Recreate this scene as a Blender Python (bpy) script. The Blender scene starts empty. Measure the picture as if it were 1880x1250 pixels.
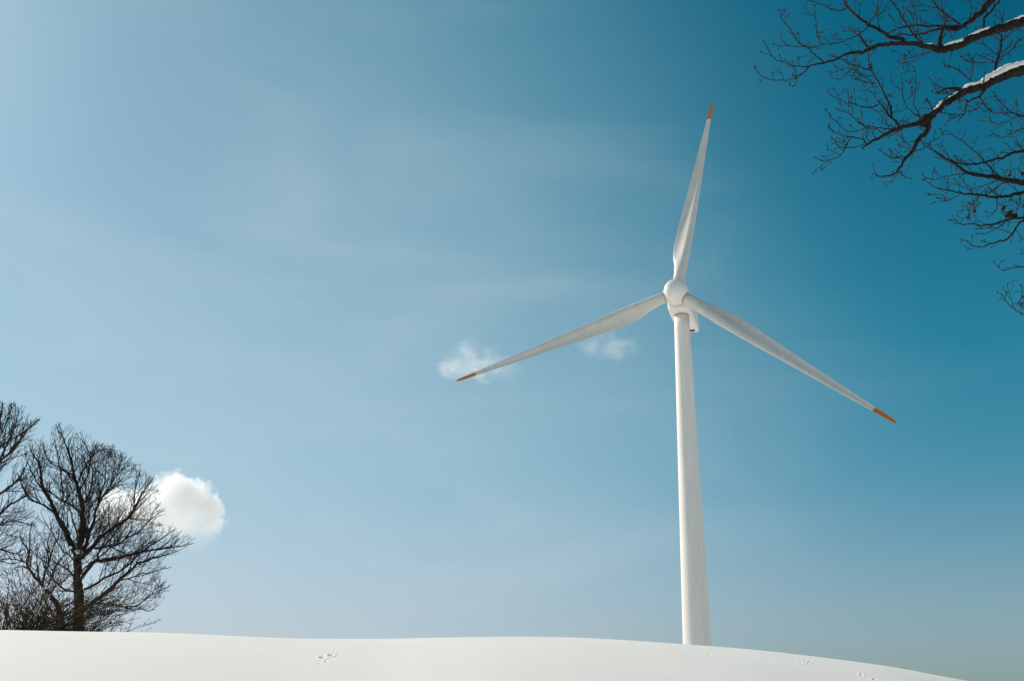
import bpy, bmesh, math, random
import numpy as np
from mathutils import Vector, Matrix, noise

# ------------------------------------------------------------------ camera
SC = bpy.context.scene
COL = SC.collection
F_PX, W_PX, H_PX = 1600.0, 1880.0, 1250.0
PITCH, ROLL = math.radians(22.306), math.radians(1.852)
_f = np.array([0.0, math.cos(PITCH), math.sin(PITCH)])
_u0 = np.array([0.0, -math.sin(PITCH), math.cos(PITCH)])
_r0 = np.array([1.0, 0.0, 0.0])
_r = _r0*math.cos(ROLL) + _u0*math.sin(ROLL)
_u = -_r0*math.sin(ROLL) + _u0*math.cos(ROLL)
cam_data = bpy.data.cameras.new('camera')
cam = bpy.data.objects.new('camera', cam_data); COL.objects.link(cam)
cam_data.sensor_width = 36.0
cam_data.lens = 36.0*F_PX/W_PX
cam_data.clip_start = 0.05
cam_data.clip_end = 80000.0
cam.matrix_world = Matrix(((_r[0], _u[0], -_f[0], 0), (_r[1], _u[1], -_f[1], 0), (_r[2], _u[2], -_f[2], 0), (0, 0, 0, 1)))
SC.camera = cam

# ------------------------------------------------------------------ light
SUN_AZ, SUN_EL = math.radians(-56.0), math.radians(34.0)     # azimuth clockwise from +Y
sun_dir = Vector((math.sin(SUN_AZ)*math.cos(SUN_EL), math.cos(SUN_AZ)*math.cos(SUN_EL), math.sin(SUN_EL)))
sl = bpy.data.lights.new('sun', 'SUN'); so = bpy.data.objects.new('sun', sl); COL.objects.link(so)
sl.energy = 4.2; sl.angle = math.radians(0.53); sl.color = (1.0, 0.885, 0.755)
so.rotation_euler = sun_dir.to_track_quat('Z', 'Y').to_euler()

world = bpy.data.worlds.new('World'); SC.world = world; world.use_nodes = True
wt = world.node_tree; wt.nodes.clear()
def wn(t, **k):
    n = wt.nodes.new(t)
    for a, b in k.items(): setattr(n, a, b)
    return n
def wl(a, b): wt.links.new(a, b)
w_out = wn('ShaderNodeOutputWorld'); w_bg = wn('ShaderNodeBackground'); w_bg.inputs['Strength'].default_value = 0.10
w_sky = wn('ShaderNodeTexSky'); w_sky.sky_type = 'NISHITA'; w_sky.sun_disc = False
w_sky.sun_elevation = SUN_EL; w_sky.sun_rotation = SUN_AZ
w_sky.altitude = 900; w_sky.air_density = 1.0; w_sky.dust_density = 1.9; w_sky.ozone_density = 1.5
# one even colour grade over the whole sky (the photograph's teal toning)
w_sep = wn('ShaderNodeSeparateColor'); w_cmb = wn('ShaderNodeCombineColor')
wl(w_sky.outputs[0], w_sep.inputs[0])
for i, (k, o) in enumerate(((8.4, -3.80), (10.2, -3.62), (13.8, -6.1))):
    a = wn('ShaderNodeMath', operation='MULTIPLY'); a.inputs[1].default_value = 0.1
    p = wn('ShaderNodeMath', operation='POWER'); p.inputs[1].default_value = 0.4
    m = wn('ShaderNodeMath', operation='MULTIPLY_ADD'); m.inputs[1].default_value = k; m.inputs[2].default_value = o
    c = wn('ShaderNodeMath', operation='MAXIMUM'); c.inputs[1].default_value = 0.02
    wl(w_sep.outputs[i], a.inputs[0]); wl(a.outputs[0], p.inputs[0]); wl(p.outputs[0], m.inputs[0]); wl(m.outputs[0], c.inputs[0]); wl(c.outputs[0], w_cmb.inputs[i])
# thin cirrus veil drawn out over the whole sky
w_tc = wn('ShaderNodeTexCoord'); w_mp = wn('ShaderNodeMapping'); w_mp.inputs['Scale'].default_value = (1, 1, 1.3)
w_ns = wn('ShaderNodeTexNoise'); w_ns.noise_dimensions = '4D'
for a, b in (('Scale', 1.15), ('Detail', 0.0), ('Roughness', 0.3), ('W', 1100.11)): w_ns.inputs[a].default_value = b
w_mr = wn('ShaderNodeMapRange', interpolation_type='SMOOTHSTEP')
for a, b in (('From Min', 0.25), ('From Max', 0.84), ('To Min', 0.0), ('To Max', 0.49)): w_mr.inputs[a].default_value = b
w_mx = wn('ShaderNodeMix', data_type='RGBA'); w_mx.inputs[7].default_value = (5.2, 6.9, 7.5, 1)
wl(w_tc.outputs['Generated'], w_mp.inputs[0]); wl(w_mp.outputs[0], w_ns.inputs['Vector']); wl(w_ns.outputs['Fac'], w_mr.inputs['Value'])
wl(w_mr.outputs[0], w_mx.inputs[0]); # fine drawn-out cirrus on top of it
w_mp2 = wn('ShaderNodeMapping'); w_mp2.inputs['Scale'].default_value = (1.0, 1.0, 3.2); w_mp2.inputs['Rotation'].default_value = (0.25, 0.3, 0.4)
w_n2 = wn('ShaderNodeTexNoise')
for a, b in (('Scale', 2.6), ('Detail', 7.0), ('Roughness', 0.5), ('Distortion', 0.5)): w_n2.inputs[a].default_value = b
w_m2 = wn('ShaderNodeMapRange', interpolation_type='SMOOTHSTEP')
for a, b in (('From Min', 0.42), ('From Max', 0.78), ('To Max', 0.17)): w_m2.inputs[a].default_value = b
w_gate = wn('ShaderNodeMath', operation='MULTIPLY'); w_gs = wn('ShaderNodeMath', operation='MULTIPLY'); w_gs.inputs[1].default_value = 3.4
w_c2 = wn('ShaderNodeMix', data_type='RGBA'); w_c2.inputs[7].default_value = (6.6, 7.2, 7.5, 1)
wl(w_tc.outputs['Generated'], w_mp2.inputs[0]); wl(w_mp2.outputs[0], w_n2.inputs['Vector']); wl(w_n2.outputs['Fac'], w_m2.inputs['Value'])
wl(w_mr.outputs[0], w_gs.inputs[0]); wl(w_m2.outputs[0], w_gate.inputs[0]); wl(w_gs.outputs[0], w_gate.inputs[1]); wl(w_gate.outputs[0], w_c2.inputs[0])
wl(w_mx.outputs[2], w_c2.inputs[6])
wl(w_cmb.outputs[0], w_mx.inputs[6])
# the air greys towards the horizon, all the way round
w_hs = wn('ShaderNodeHueSaturation'); w_hs.inputs['Saturation'].default_value = 0.5; w_hs.inputs['Value'].default_value = 0.93
w_tint = wn('ShaderNodeMix', data_type='RGBA', blend_type='MULTIPLY'); w_tint.inputs[0].default_value = 1.0; w_tint.inputs[7].default_value = (1.02, 0.975, 1.05, 1)
w_xyz = wn('ShaderNodeSeparateXYZ'); w_hz = wn('ShaderNodeMapRange', interpolation_type='SMOOTHSTEP')
for a, b in (('From Min', 0.26), ('From Max', 0.0), ('To Max', 0.75)): w_hz.inputs[a].default_value = b
w_hm = wn('ShaderNodeMix', data_type='RGBA')
wl(w_c2.outputs[2], w_hs.inputs['Color']); wl(w_hs.outputs[0], w_tint.inputs[6]); wl(w_tc.outputs['Generated'], w_xyz.inputs[0]); wl(w_xyz.outputs[2], w_hz.inputs['Value'])
wl(w_hz.outputs[0], w_hm.inputs[0]); wl(w_c2.outputs[2], w_hm.inputs[6]); wl(w_tint.outputs[2], w_hm.inputs[7]); wl(w_hm.outputs[2], w_bg.inputs['Color'])
wl(w_bg.outputs[0], w_out.inputs['Surface'])

SC.view_settings.view_transform = 'Standard'; SC.view_settings.look = 'None'
SC.view_settings.exposure = 0.0; SC.view_settings.gamma = 1.0; SC.view_settings.use_curve_mapping = False
SC.cycles.volume_bounces = 24
SC.cycles.max_bounces = 26
SC.cycles.volume_step_rate = 0.5
SC.cycles.use_denoising = True

# ------------------------------------------------------------------ helpers
RNG = random.Random(7)
NP = np.random.default_rng(7)
def ray(px, py):
    return _f + (px-940.0)/F_PX*_r - (py-625.0)/F_PX*_u
def at(px, py, depth):
    return ray(px, py)*depth
def project(p):
    p = np.asarray(p); d = p@_f
    return 940.0+F_PX*(p@_r)/d, 625.0-F_PX*(p@_u)/d

def material(name, color, rough=0.6, spec=0.3):
    m = bpy.data.materials.new(name); m.use_nodes = True
    b = m.node_tree.nodes['Principled BSDF']
    b.inputs['Base Color'].default_value = (*color, 1); b.inputs['Roughness'].default_value = rough
    b.inputs['Specular IOR Level'].default_value = spec
    return m, m.node_tree, b
def nd(t, kind, loc=None, **k):
    n = t.nodes.new(kind)
    for a, b in k.items():
        if a in n.inputs.keys(): n.inputs[a].default_value = b
        else: setattr(n, a, b)
    return n

def mesh_obj(name, verts, faces, mat, parent=None, smooth=True):
    me = bpy.data.meshes.new(name)
    V = np.asarray(verts, np.float32).reshape(-1, 3)
    me.vertices.add(len(V)); me.vertices.foreach_set('co', V.ravel())
    if isinstance(faces, np.ndarray): sizes = np.full(len(faces), faces.shape[1], np.int32); flat = faces.ravel().astype(np.int32)
    else:
        sizes = np.array([len(q) for q in faces], np.int32); flat = np.array([k for q in faces for k in q], np.int32)
    me.loops.add(len(flat)); me.loops.foreach_set('vertex_index', flat)
    me.polygons.add(len(sizes)); me.polygons.foreach_set('loop_start', np.concatenate([[0], np.cumsum(sizes)[:-1]]).astype(np.int32))
    me.update(calc_edges=True)
    if smooth: me.polygons.foreach_set('use_smooth', [True]*len(me.polygons))
    if mat: me.materials.append(mat)
    o = bpy.data.objects.new(name, me); COL.objects.link(o)
    if parent:
        o.parent = parent
    return o
def thing(name, label, cat, loc=(0, 0, 0), group=None):
    o = bpy.data.objects.new(name, None); COL.objects.link(o)
    o.location = loc; o['label'] = label; o['category'] = cat
    o.empty_display_size = 0.2
    if group: o['group'] = group
    return o

class MB:
    """collects tubes and rings as one mesh"""
    def __init__(self, origin=(0, 0, 0)):
        self.v = []; self.f = []; self.o = np.array(origin, float)
    def tube(self, pts, rad, n=6, knob=0.0, seed=0, tip=True, caps=True):
        pts = np.asarray(pts, float); k = len(pts)
        t = np.gradient(pts, axis=0); t /= np.linalg.norm(t, axis=1)[:, None]+1e-12
        a = np.array([0, 0, 1.0]) if abs(t[0][2]) < 0.9 else np.array([1.0, 0, 0])
        nrm = np.cross(t[0], a); nrm /= np.linalg.norm(nrm)
        ang = np.arange(n)*2*math.pi/n
        base = len(self.v); ca, sa = np.cos(ang)[:, None], np.sin(ang)[:, None]
        for i in range(k):
            nrm = nrm - t[i]*(nrm@t[i]); nrm /= math.sqrt(nrm@nrm)+1e-12
            bi = np.array((t[i][1]*nrm[2]-t[i][2]*nrm[1], t[i][2]*nrm[0]-t[i][0]*nrm[2], t[i][0]*nrm[1]-t[i][1]*nrm[0]))
            D = ca*nrm + sa*bi; r = rad[i]
            if knob:
                S = pts[i]*(0.35/max(r, 0.012)) + D*0.9 + seed
                r = np.array([[r*(1 + knob*noise.noise(Vector(q)) + 0.6*knob*noise.noise(Vector(q*2.7)))] for q in S])
            self.v.extend((pts[i]-self.o+D*r).tolist())
        for i in range(k-1):
            for j in range(n):
                a0 = base+i*n+j; a1 = base+i*n+(j+1) % n
                self.f.append((a0, a1, a1+n, a0+n))
        if caps:
            self.f.append(tuple(base+j for j in range(n))[::-1])
            self.f.append(tuple(base+(k-1)*n+j for j in range(n)))
    def blob(self, c, r, n=5, stretch=None):
        c = np.asarray(c, float); base = len(self.v)
        ax = np.array([0, 0, 1.0]) if stretch is None else stretch/np.linalg.norm(stretch)
        a = np.array([1.0, 0, 0]) if abs(ax[0]) < .8 else np.array([0, 1.0, 0])
        s = np.cross(ax, a); s /= np.linalg.norm(s); b = np.cross(ax, s)
        self.v.append(c-ax*r*1.2-self.o)
        for z, q in ((-0.35, 0.95), (0.5, 0.8)):
            for j in range(n):
                g = 2*math.pi*j/n
                self.v.append(c+ax*r*1.3*z+(s*math.cos(g)+b*math.sin(g))*r*q-self.o)
        self.v.append(c+ax*r*1.6-self.o)
        for j in range(n):
            k = (j+1) % n
            self.f.append((base, base+1+k, base+1+j))
            self.f.append((base+1+j, base+1+k, base+1+n+k, base+1+n+j))
            self.f.append((base+1+n+j, base+1+n+k, base+1+2*n))
    def build(self, name, mat, parent=None, smooth=True):
        return mesh_obj(name, self.v, self.f, mat, parent, smooth)

def catmull(P, step):
    """smooth a polyline; P rows may hold extra columns (radius)"""
    P = np.asarray(P, float)
    if len(P) < 3:
        m = max(2, int(np.linalg.norm(P[-1, :3]-P[0, :3])/step)+1)
        return np.array([P[0]+(P[-1]-P[0])*k/m for k in range(m+1)])
    Q = np.vstack([2*P[0]-P[1], P, 2*P[-1]-P[-2]]); out = []
    for i in range(1, len(Q)-2):
        m = max(1, int(round(np.linalg.norm(Q[i+1, :3]-Q[i, :3])/step)))
        for k in range(m):
            s = k/m
            out.append(0.5*((2*Q[i])+(-Q[i-1]+Q[i+1])*s+(2*Q[i-1]-5*Q[i]+4*Q[i+1]-Q[i+2])*s*s+(-Q[i-1]+3*Q[i]-3*Q[i+1]+Q[i+2])*s**3))
    out.append(Q[-2])
    return np.array(out)

# ------------------------------------------------------------------ materials
def snow_material():
    m, t, b = material('snow', (0.86, 0.86, 0.86), 0.75, 0.25)
    tc = nd(t, 'ShaderNodeTexCoord')
    n1 = nd(t, 'ShaderNodeTexNoise', Scale=55.0, Detail=6.0, Roughness=0.7)
    n2 = nd(t, 'ShaderNodeTexNoise', Scale=2.2, Detail=3.0)
    mp = nd(t, 'ShaderNodeMapping'); mp.inputs['Scale'].default_value = (0.5, 1.6, 1.0)
    t.links.new(tc.outputs['Object'], n1.inputs['Vector']); t.links.new(tc.outputs['Object'], mp.inputs['Vector'])
    t.links.new(mp.outputs[0], n2.inputs['Vector'])
    b1 = nd(t, 'ShaderNodeBump', Strength=0.25, Distance=0.006); b2 = nd(t, 'ShaderNodeBump', Strength=0.2, Distance=0.015)
    t.links.new(n1.outputs['Fac'], b1.inputs['Height']); t.links.new(n2.outputs['Fac'], b2.inputs['Height'])
    t.links.new(b2.outputs[0], b1.inputs['Normal']); t.links.new(b1.outputs[0], b.inputs['Normal'])
    rp = nd(t, 'ShaderNodeValToRGB')
    rp.color_ramp.elements[0].position = 0.3; rp.color_ramp.elements[0].color = (0.90, 0.856, 0.808, 1)
    rp.color_ramp.elements[1].position = 0.7; rp.color_ramp.elements[1].color = (0.93, 0.886, 0.838, 1)
    t.links.new(n2.outputs['Fac'], rp.inputs['Fac']); t.links.new(rp.outputs[0], b.inputs['Base Color'])
    return m
M_SNOW = snow_material()

def bark_material(name, dark, light, scale):
    m, t, b = material(name, dark, 0.85, 0.2)
    tc = nd(t, 'ShaderNodeTexCoord')
    n1 = nd(t, 'ShaderNodeTexNoise', Scale=scale, Detail=8.0, Roughness=0.65)
    rp = nd(t, 'ShaderNodeValToRGB')
    rp.color_ramp.elements[0].position = 0.35; rp.color_ramp.elements[0].color = (*dark, 1)
    rp.color_ramp.elements[1].position = 0.72; rp.color_ramp.elements[1].color = (*light, 1)
    bp = nd(t, 'ShaderNodeBump', Strength=0.8, Distance=0.012)
    t.links.new(tc.outputs['Object'], n1.inputs['Vector']); t.links.new(n1.outputs['Fac'], rp.inputs['Fac'])
    t.links.new(rp.outputs[0], b.inputs['Base Color']); t.links.new(n1.outputs['Fac'], bp.inputs['Height'])
    t.links.new(bp.outputs[0], b.inputs['Normal'])
    return m
M_BARK = bark_material('bark_near', (0.006, 0.0045, 0.004), (0.036, 0.026, 0.021), 22.0)
M_TWIG = bark_material('twig_near', (0.012, 0.007, 0.006), (0.045, 0.028, 0.024), 30.0)
M_BARKF = bark_material('bark_far', (0.012, 0.010, 0.009), (0.045, 0.037, 0.031), 6.0)
M_TWIGF = bark_material('twig_far', (0.018, 0.013, 0.011), (0.045, 0.034, 0.028), 5.0)
M_SHRUB = bark_material('shrub_stem', (0.045, 0.024, 0.012), (0.13, 0.075, 0.038), 5.0)

def paint_material():
    m, t, b = material('white_paint', (0.78, 0.775, 0.76), 0.55, 0.3)
    tc = nd(t, 'ShaderNodeTexCoord')
    mp = nd(t, 'ShaderNodeMapping'); mp.inputs['Scale'].default_value = (1.2, 1.2, 0.12)
    n1 = nd(t, 'ShaderNodeTexNoise', Scale=0.9, Detail=7.0, Roughness=0.62)
    rp = nd(t, 'ShaderNodeValToRGB')
    rp.color_ramp.elements[0].position = 0.30; rp.color_ramp.elements[0].color = (0.70, 0.67, 0.63, 1)
    rp.color_ramp.elements[1].position = 0.62; rp.color_ramp.elements[1].color = (0.79, 0.755, 0.715, 1)
    t.links.new(tc.outputs['Object'], mp.inputs['Vector']); t.links.new(mp.outputs[0], n1.inputs['Vector'])
    t.links.new(n1.outputs['Fac'], rp.inputs['Fac']); t.links.new(rp.outputs[0], b.inputs['Base Color'])
    return m
M_PAINT = paint_material()
def blade_material():
    m, t, b = material('blade_paint', (0.72, 0.715, 0.70), 0.5, 0.3)
    tc = nd(t, 'ShaderNodeTexCoord')
    n1 = nd(t, 'ShaderNodeTexNoise', Scale=0.55, Detail=8.0, Roughness=0.6)
    n2 = nd(t, 'ShaderNodeTexNoise', Scale=2.3, Detail=6.0, Roughness=0.7)
    r1 = nd(t, 'ShaderNodeValToRGB')
    r1.color_ramp.elements[0].position = 0.28; r1.color_ramp.elements[0].color = (0.53, 0.51, 0.48, 1)
    r1.color_ramp.elements[1].position = 0.55; r1.color_ramp.elements[1].color = (0.61, 0.59, 0.56, 1)
    r2 = nd(t, 'ShaderNodeValToRGB')
    r2.color_ramp.elements[0].position = 0.30; r2.color_ramp.elements[0].color = (0.74, 0.72, 0.70, 1)
    r2.color_ramp.elements[1].position = 0.38; r2.color_ramp.elements[1].color = (1, 1, 1, 1)
    mx = nd(t, 'ShaderNodeMix', data_type='RGBA', blend_type='MULTIPLY'); mx.inputs[0].default_value = 0.5
    t.links.new(tc.outputs['Object'], n1.inputs['Vector']); t.links.new(tc.outputs['Object'], n2.inputs['Vector'])
    t.links.new(n1.outputs['Fac'], r1.inputs['Fac']); t.links.new(n2.outputs['Fac'], r2.inputs['Fac'])
    t.links.new(r1.outputs[0], mx.inputs[6]); t.links.new(r2.outputs[0], mx.inputs[7]); t.links.new(mx.outputs[2], b.inputs['Base Color'])
    return m
M_BLADE = blade_material()
M_ORANGE = material('orange_paint', (0.54, 0.165, 0.016), 0.45, 0.4)[0]
M_GAP = material('shadow_gap', (0.05, 0.045, 0.04), 0.8, 0.2)[0]
M_TRIM = material('grey_trim', (0.45, 0.44, 0.42), 0.6, 0.3)[0]

# ------------------------------------------------------------------ terrain
CREST = [(-260, 1166), (-120, 1160), (0, 1158), (148, 1160), (300, 1163), (450, 1168), (560, 1171), (680, 1172), (740, 1171), (800, 1169),
         (920, 1166.5), (1050, 1169), (1180, 1176), (1280, 1183), (1400, 1194), (1550, 1212), (1650, 1226), (1780, 1250), (1880, 1271), (2060, 1295)]
def az_el(px, py):
    d = ray(px, py); return math.atan2(d[0], d[1]), d[2]/math.hypot(d[0], d[1])
_ca = np.array([az_el(*c) for c in CREST])
# smooth interpolation (cubic through a fine catmull chain)
_cs = catmull(np.column_stack([_ca[:, 0], _ca[:, 1], np.zeros(len(_ca))]), 0.004)
def crest_tan(az):
    return np.interp(az, _cs[:, 0], _cs[:, 1])
EYE = -1.6
def crest_dist(az):
    return 25.0 + 2.5*np.sin(az*2.1+0.4)
_AZT = np.linspace(-math.pi, math.pi, 3601)
def _solve_A():
    e = crest_tan(_AZT)
    # behind and beside the camera the rise fades out into a gentle field
    fade = np.clip((np.abs(_AZT)-0.95)/0.9, 0, 1); fade = fade*fade*(3-2*fade)
    e = e*(1-fade)+(-0.012)*fade
    rc = crest_dist(_AZT)
    lo = np.zeros_like(e); hi = np.full_like(e, 8.0)
    tt = np.linspace(0.2, 1.0, 161)
    for _ in range(40):
        mid = (lo+hi)/2
        z = EYE+mid[:, None]*(1-(1-tt[None])**2)
        mx = (z/(tt[None]*rc[:, None])).max(1)
        lo = np.where(mx < e, mid, lo); hi = np.where(mx < e, hi, mid)
    return (lo+hi)/2
_AT = _solve_A()
# beyond the frame the rise eases off gently
_k = np.hanning(401); _k /= _k.sum()
_wide = np.convolve(np.concatenate([_AT[-201:-1], _AT, _AT[1:201]]), _k, 'same')[200:-200]
_o = np.clip((np.abs(_AZT)-0.56)/0.25, 0, 1); _o = _o*_o*(3-2*_o)
_AT = _AT*(1-_o)+_wide*_o
def ground_z(az, r):
    az = np.asarray(az, float); r = np.asarray(r, float)
    A = np.interp(az, _AZT, _AT); rc = crest_dist(az); t = r/rc
    z1 = EYE+A*(1-(1-np.minimum(t, 1))**2)
    top = EYE+A
    d = np.maximum(r-rc, 0)
    fall = 0.0016*d*d/(1+d/38.0)            # rounds over the crest, then a steady fall
    far = np.clip((r-300)/1200, 0, 1)
    z2 = top-fall
    z2 = np.where(r > 300, np.maximum(z2, -26-0.002*r), z2)
    z = np.where(t < 1, z1, z2)
    x = r*np.sin(az); y = r*np.cos(az)
    und = 0.014*np.sin(0.33*x+0.21*y+1.0)+0.010*np.sin(0.55*y-0.24*x+2.1)+0.006*np.sin(1.3*x+0.9*y)
    return z+und*np.clip(r/8, 0, 1)
def hit(px, py):
    a, e = az_el(px, py)
    rr = np.linspace(4, 27, 4000); g = ground_z(np.full_like(rr, a), rr)/rr
    k = np.argmax(g >= e)
    return a, (rr[k] if g[k] >= e else rr[int(np.argmax(g))])

# small animal tracks: (px, py, width m, length m, depth m)
PRINTS = [(592, 1207, .06, .18, .022), (607.5, 1203, .06, .20, .028), (599, 1213, .035, .12, .011), (604, 1197, .04, .12, .008), (614.5, 1193, .035, .10, .008),
          (587, 1218, .04, .12, .006), (594, 1203, .04, .10, .010), (612, 1202, .03, .10, .010)]
PRINTS += [(x, y, .04, .16, d) for x, y, d in ((1303, 1202, .008), (1344, 1204, .014), (1362, 1207, .006), (1383, 1209, .012), (1403, 1211, .007), (1425, 1213, .014), (1438, 1215, .011),
          (1458, 1218, .012), (1470, 1216.5, .018), (1478, 1214, .016), (1484, 1217, .022), (1487, 1214.5, .018), (1500, 1214, .018), (1528, 1221, .006), (1550, 1227, .006), (1568, 1234, .02), (1582, 1239, .02), (1606, 1247, .018))]
PH = [(*hit(p[0], p[1]), *p[2:]) for p in PRINTS]

def build_ground():
    def pxaz(x): return az_el(x, 1205)[0]
    cols = set(np.round(np.linspace(-math.pi, math.pi, 181), 5).tolist())
    for x in np.arange(-200, 2080, 8): cols.add(round(pxaz(x), 5))
    for x in np.arange(578, 624, 0.7): cols.add(round(pxaz(x), 5))
    for a, r, w, l, d in PH:
        for k in np.linspace(-1.6, 1.6, 9): cols.add(round(a+k*w/r, 5))
    cols = np.array(sorted(cols))
    cols = cols[np.concatenate([[True], np.diff(cols) > 3e-4])]
    cols[0], cols[-1] = -math.pi, math.pi
    rows = set(np.round(np.geomspace(0.3, 9, 40), 4).tolist())
    rows |= set(np.round(np.arange(9, 30, 0.09), 4).tolist())
    for a, r, w, l, d in PH:
        for k in np.linspace(-1.5, 1.5, 11): rows.add(round(float(r+k*l*0.7), 4))
    rows |= set(np.round(np.geomspace(30, 60000, 130), 3).tolist())
    rows = np.array(sorted(rows)); rows = rows[np.concatenate([[True], np.diff(rows) > 0.02])]
    cols = cols[:-1]
    Az, R = np.meshgrid(cols, rows)
    Z = ground_z(Az, R)
    X = R*np.sin(Az); Y = R*np.cos(Az)
    for a, r, w, l, d in PH:
        m = (np.abs(R-r) < 3*l) & (np.abs(Az-a)*r < 4*w)
        du = (Az[m]-a)*r/(w*0.5); dv = (R[m]-r)/(l*0.5)
        q = du*du+dv*dv
        pit = -d*np.exp(-(q**1.5)*0.5)
        rim = d*0.42*np.exp(-((np.sqrt(q)-1.75)/0.45)**2)
        Z[m] += pit+rim
    n, k = R.shape
    V = np.column_stack([X.ravel(), Y.ravel(), Z.ravel()])
    V = np.vstack([V, [[0, 0, EYE]]])
    idx = np.arange(n*k).reshape(n, k); j2 = np.roll(idx, -1, axis=1)
    Fq = np.stack([idx[:-1], idx[1:], j2[1:], j2[:-1]], -1).reshape(-1, 4)
    faces = Fq.tolist() + [(n*k, int(idx[0, j]), int(j2[0, j])) for j in range(k)]
    o = mesh_obj('snow_ground', V, faces, M_SNOW)
    o['kind'] = 'structure'; o['label'] = 'smooth snow covered rise with a few animal tracks'
    return o
build_ground()

# ------------------------------------------------------------------ wind turbine
HUB = np.array([26.923, 130.133, 62.932]); YAW = math.radians(-20.363); TILT = math.radians(6.761)
PHI = math.radians(10.982); OVER = 4.568; RT = 40.0
AX = np.array([math.sin(YAW)*math.cos(TILT), -math.cos(YAW)*math.cos(TILT), math.sin(TILT)])   # towards the wind
SIDE = np.array([math.cos(YAW), math.sin(YAW), 0.0]); UPV = np.cross(AX, SIDE)
if UPV[2] < 0: UPV = -UPV
BACK = np.array([-math.sin(YAW), math.cos(YAW), 0.0])
TT = HUB-AX*OVER
base_z = float(ground_z(math.atan2(TT[0], TT[1]), math.hypot(TT[0], TT[1])))-0.3
T_BASE = np.array([TT[0], TT[1], base_z])
turbine = thing('wind_turbine', 'tall white three-bladed wind turbine with orange blade tips behind the snow crest', 'wind turbine', T_BASE)
def lathe(name, prof, origin, ax, mat, parent, n=64, e1=None):
    """prof: (distance along ax, radius)"""
    ax = np.array(ax, float); ax /= np.linalg.norm(ax)
    a = np.array([1.0, 0, 0]) if e1 is None else np.array(e1)
    a = a-ax*(a@ax); a /= np.linalg.norm(a); b = np.cross(ax, a)
    v = []; f = []
    for s, r in prof:
        for j in range(n):
            g = 2*math.pi*j/n
            v.append(origin+ax*s+(a*math.cos(g)+b*math.sin(g))*r)
    for i in range(len(prof)-1):
        for j in range(n):
            k = (j+1) % n
            f.append((i*n+j, i*n+k, (i+1)*n+k, (i+1)*n+j))
    f.append(tuple(range(n))[::-1]); f.append(tuple((len(prof)-1)*n+j for j in range(n)))
    return mesh_obj(name, np.array(v)-T_BASE, f, mat, parent)
TOP_Z = TT[2]-1.75
def tower_r(z):
    return float(np.interp(z, [base_z, 8.0, TOP_Z], [2.22, 2.075, 1.25]))
zs = np.linspace(base_z, TOP_Z-0.14, 30)
tower = lathe('tower', [(z-base_z, tower_r(z)) for z in zs], T_BASE, (0, 0, 1), M_PAINT, turbine, 96)
for z in (17.6, 36.5):
    r = tower_r(z)
    lathe('tower_flange', [(z-base_z-0.06, r+0.001), (z-base_z-0.045, r+0.014), (z-base_z+0.045, r+0.014), (z-base_z+0.06, r+0.001)], T_BASE, (0, 0, 1), M_PAINT, turbine, 96)
lathe('yaw_ring', [(TOP_Z-base_z-0.16, 1.18), (TOP_Z-base_z-0.16, 1.2), (TOP_Z-base_z+0.12, 1.2), (TOP_Z-base_z+0.12, 1.1)], T_BASE, (0, 0, 1), M_GAP, turbine, 64)

# nacelle: rounded-rectangle sections lofted back from the hub
def rrect(hw, zt, zb, rad, n=7):
    pts = []
    for cx, cz, a0 in ((hw-rad, zt-rad, 0), (-hw+rad, zt-rad, 90), (-hw+rad, zb+rad, 180), (hw-rad, zb+rad, 270)):
        for k in range(n):
            g = math.radians(a0+90*k/(n-1)); pts.append((cx+rad*math.cos(g), cz+rad*math.sin(g)))
    return pts
secs = [(1.05, 1.72, 1.78, -1.78, 1.70), (1.5, 1.82, 1.85, -1.86, 1.4), (2.1, 1.86, 1.92, -1.84, 0.75), (3.0, 1.84, 2.0, -1.80, 0.50), (4.6, 1.84, 2.05, -1.78, 0.46),
        (7.5, 1.84, 2.05, -1.76, 0.44), (10.2, 1.82, 2.0, -1.74, 0.42), (12.3, 1.78, 1.92, -1.70, 0.4), (13.3, 1.70, 1.85, -1.32, 0.4), (13.6, 1.5, 1.65, -1.1, 0.4)]
def loft(name, sections, mat, parent, z0):
    v = []; f = []; n = None
    for d, hw, zt, zb, rad in sections:
        p = rrect(hw, zt, zb, rad); n = len(p)
        c = HUB+BACK*d; c = np.array([c[0], c[1], z0])
        for x, z in p: v.append(c+SIDE*x+np.array([0, 0, z])-T_BASE)
    for i in range(len(sections)-1):
        for j in range(n):
            k = (j+1) % n; f.append((i*n+j, (i+1)*n+j, (i+1)*n+k, i*n+k))
    f.append(tuple(range(n))); f.append(tuple((len(sections)-1)*n+j for j in range(n))[::-1])
    return mesh_obj(name, v, f, mat, parent)
NZ = TT[2]+0.02
nacelle = loft('nacelle', secs, M_PAINT, turbine, NZ)
def box_at(name, c, sx, sy, sz, mat, parent):
    """box aligned with the nacelle, centred at c (side, back from hub, up from nacelle axis)"""
    o = HUB+BACK*c[1]+SIDE*c[0]; o = np.array([o[0], o[1], NZ+c[2]])-T_BASE
    v = [o+SIDE*a*sx/2+BACK*b*sy/2+np.array([0, 0, 1.0])*d*sz/2 for a in (-1, 1) for b in (-1, 1) for d in (-1, 1)]
    f = [(0, 1, 3, 2), (4, 6, 7, 5), (0, 4, 5, 1), (2, 3, 7, 6), (0, 2, 6, 4), (1, 5, 7, 3)]
    return mesh_obj(name, v, f, mat, parent, False)
box_at('hatch', (0.62, 11.5, -1.72), 1.1, 0.9, 0.06, M_GAP, nacelle)
box_at('roof_vent', (0, 10.6, 2.15), 1.6, 2.0, 0.35, M_PAINT, nacelle)
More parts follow.
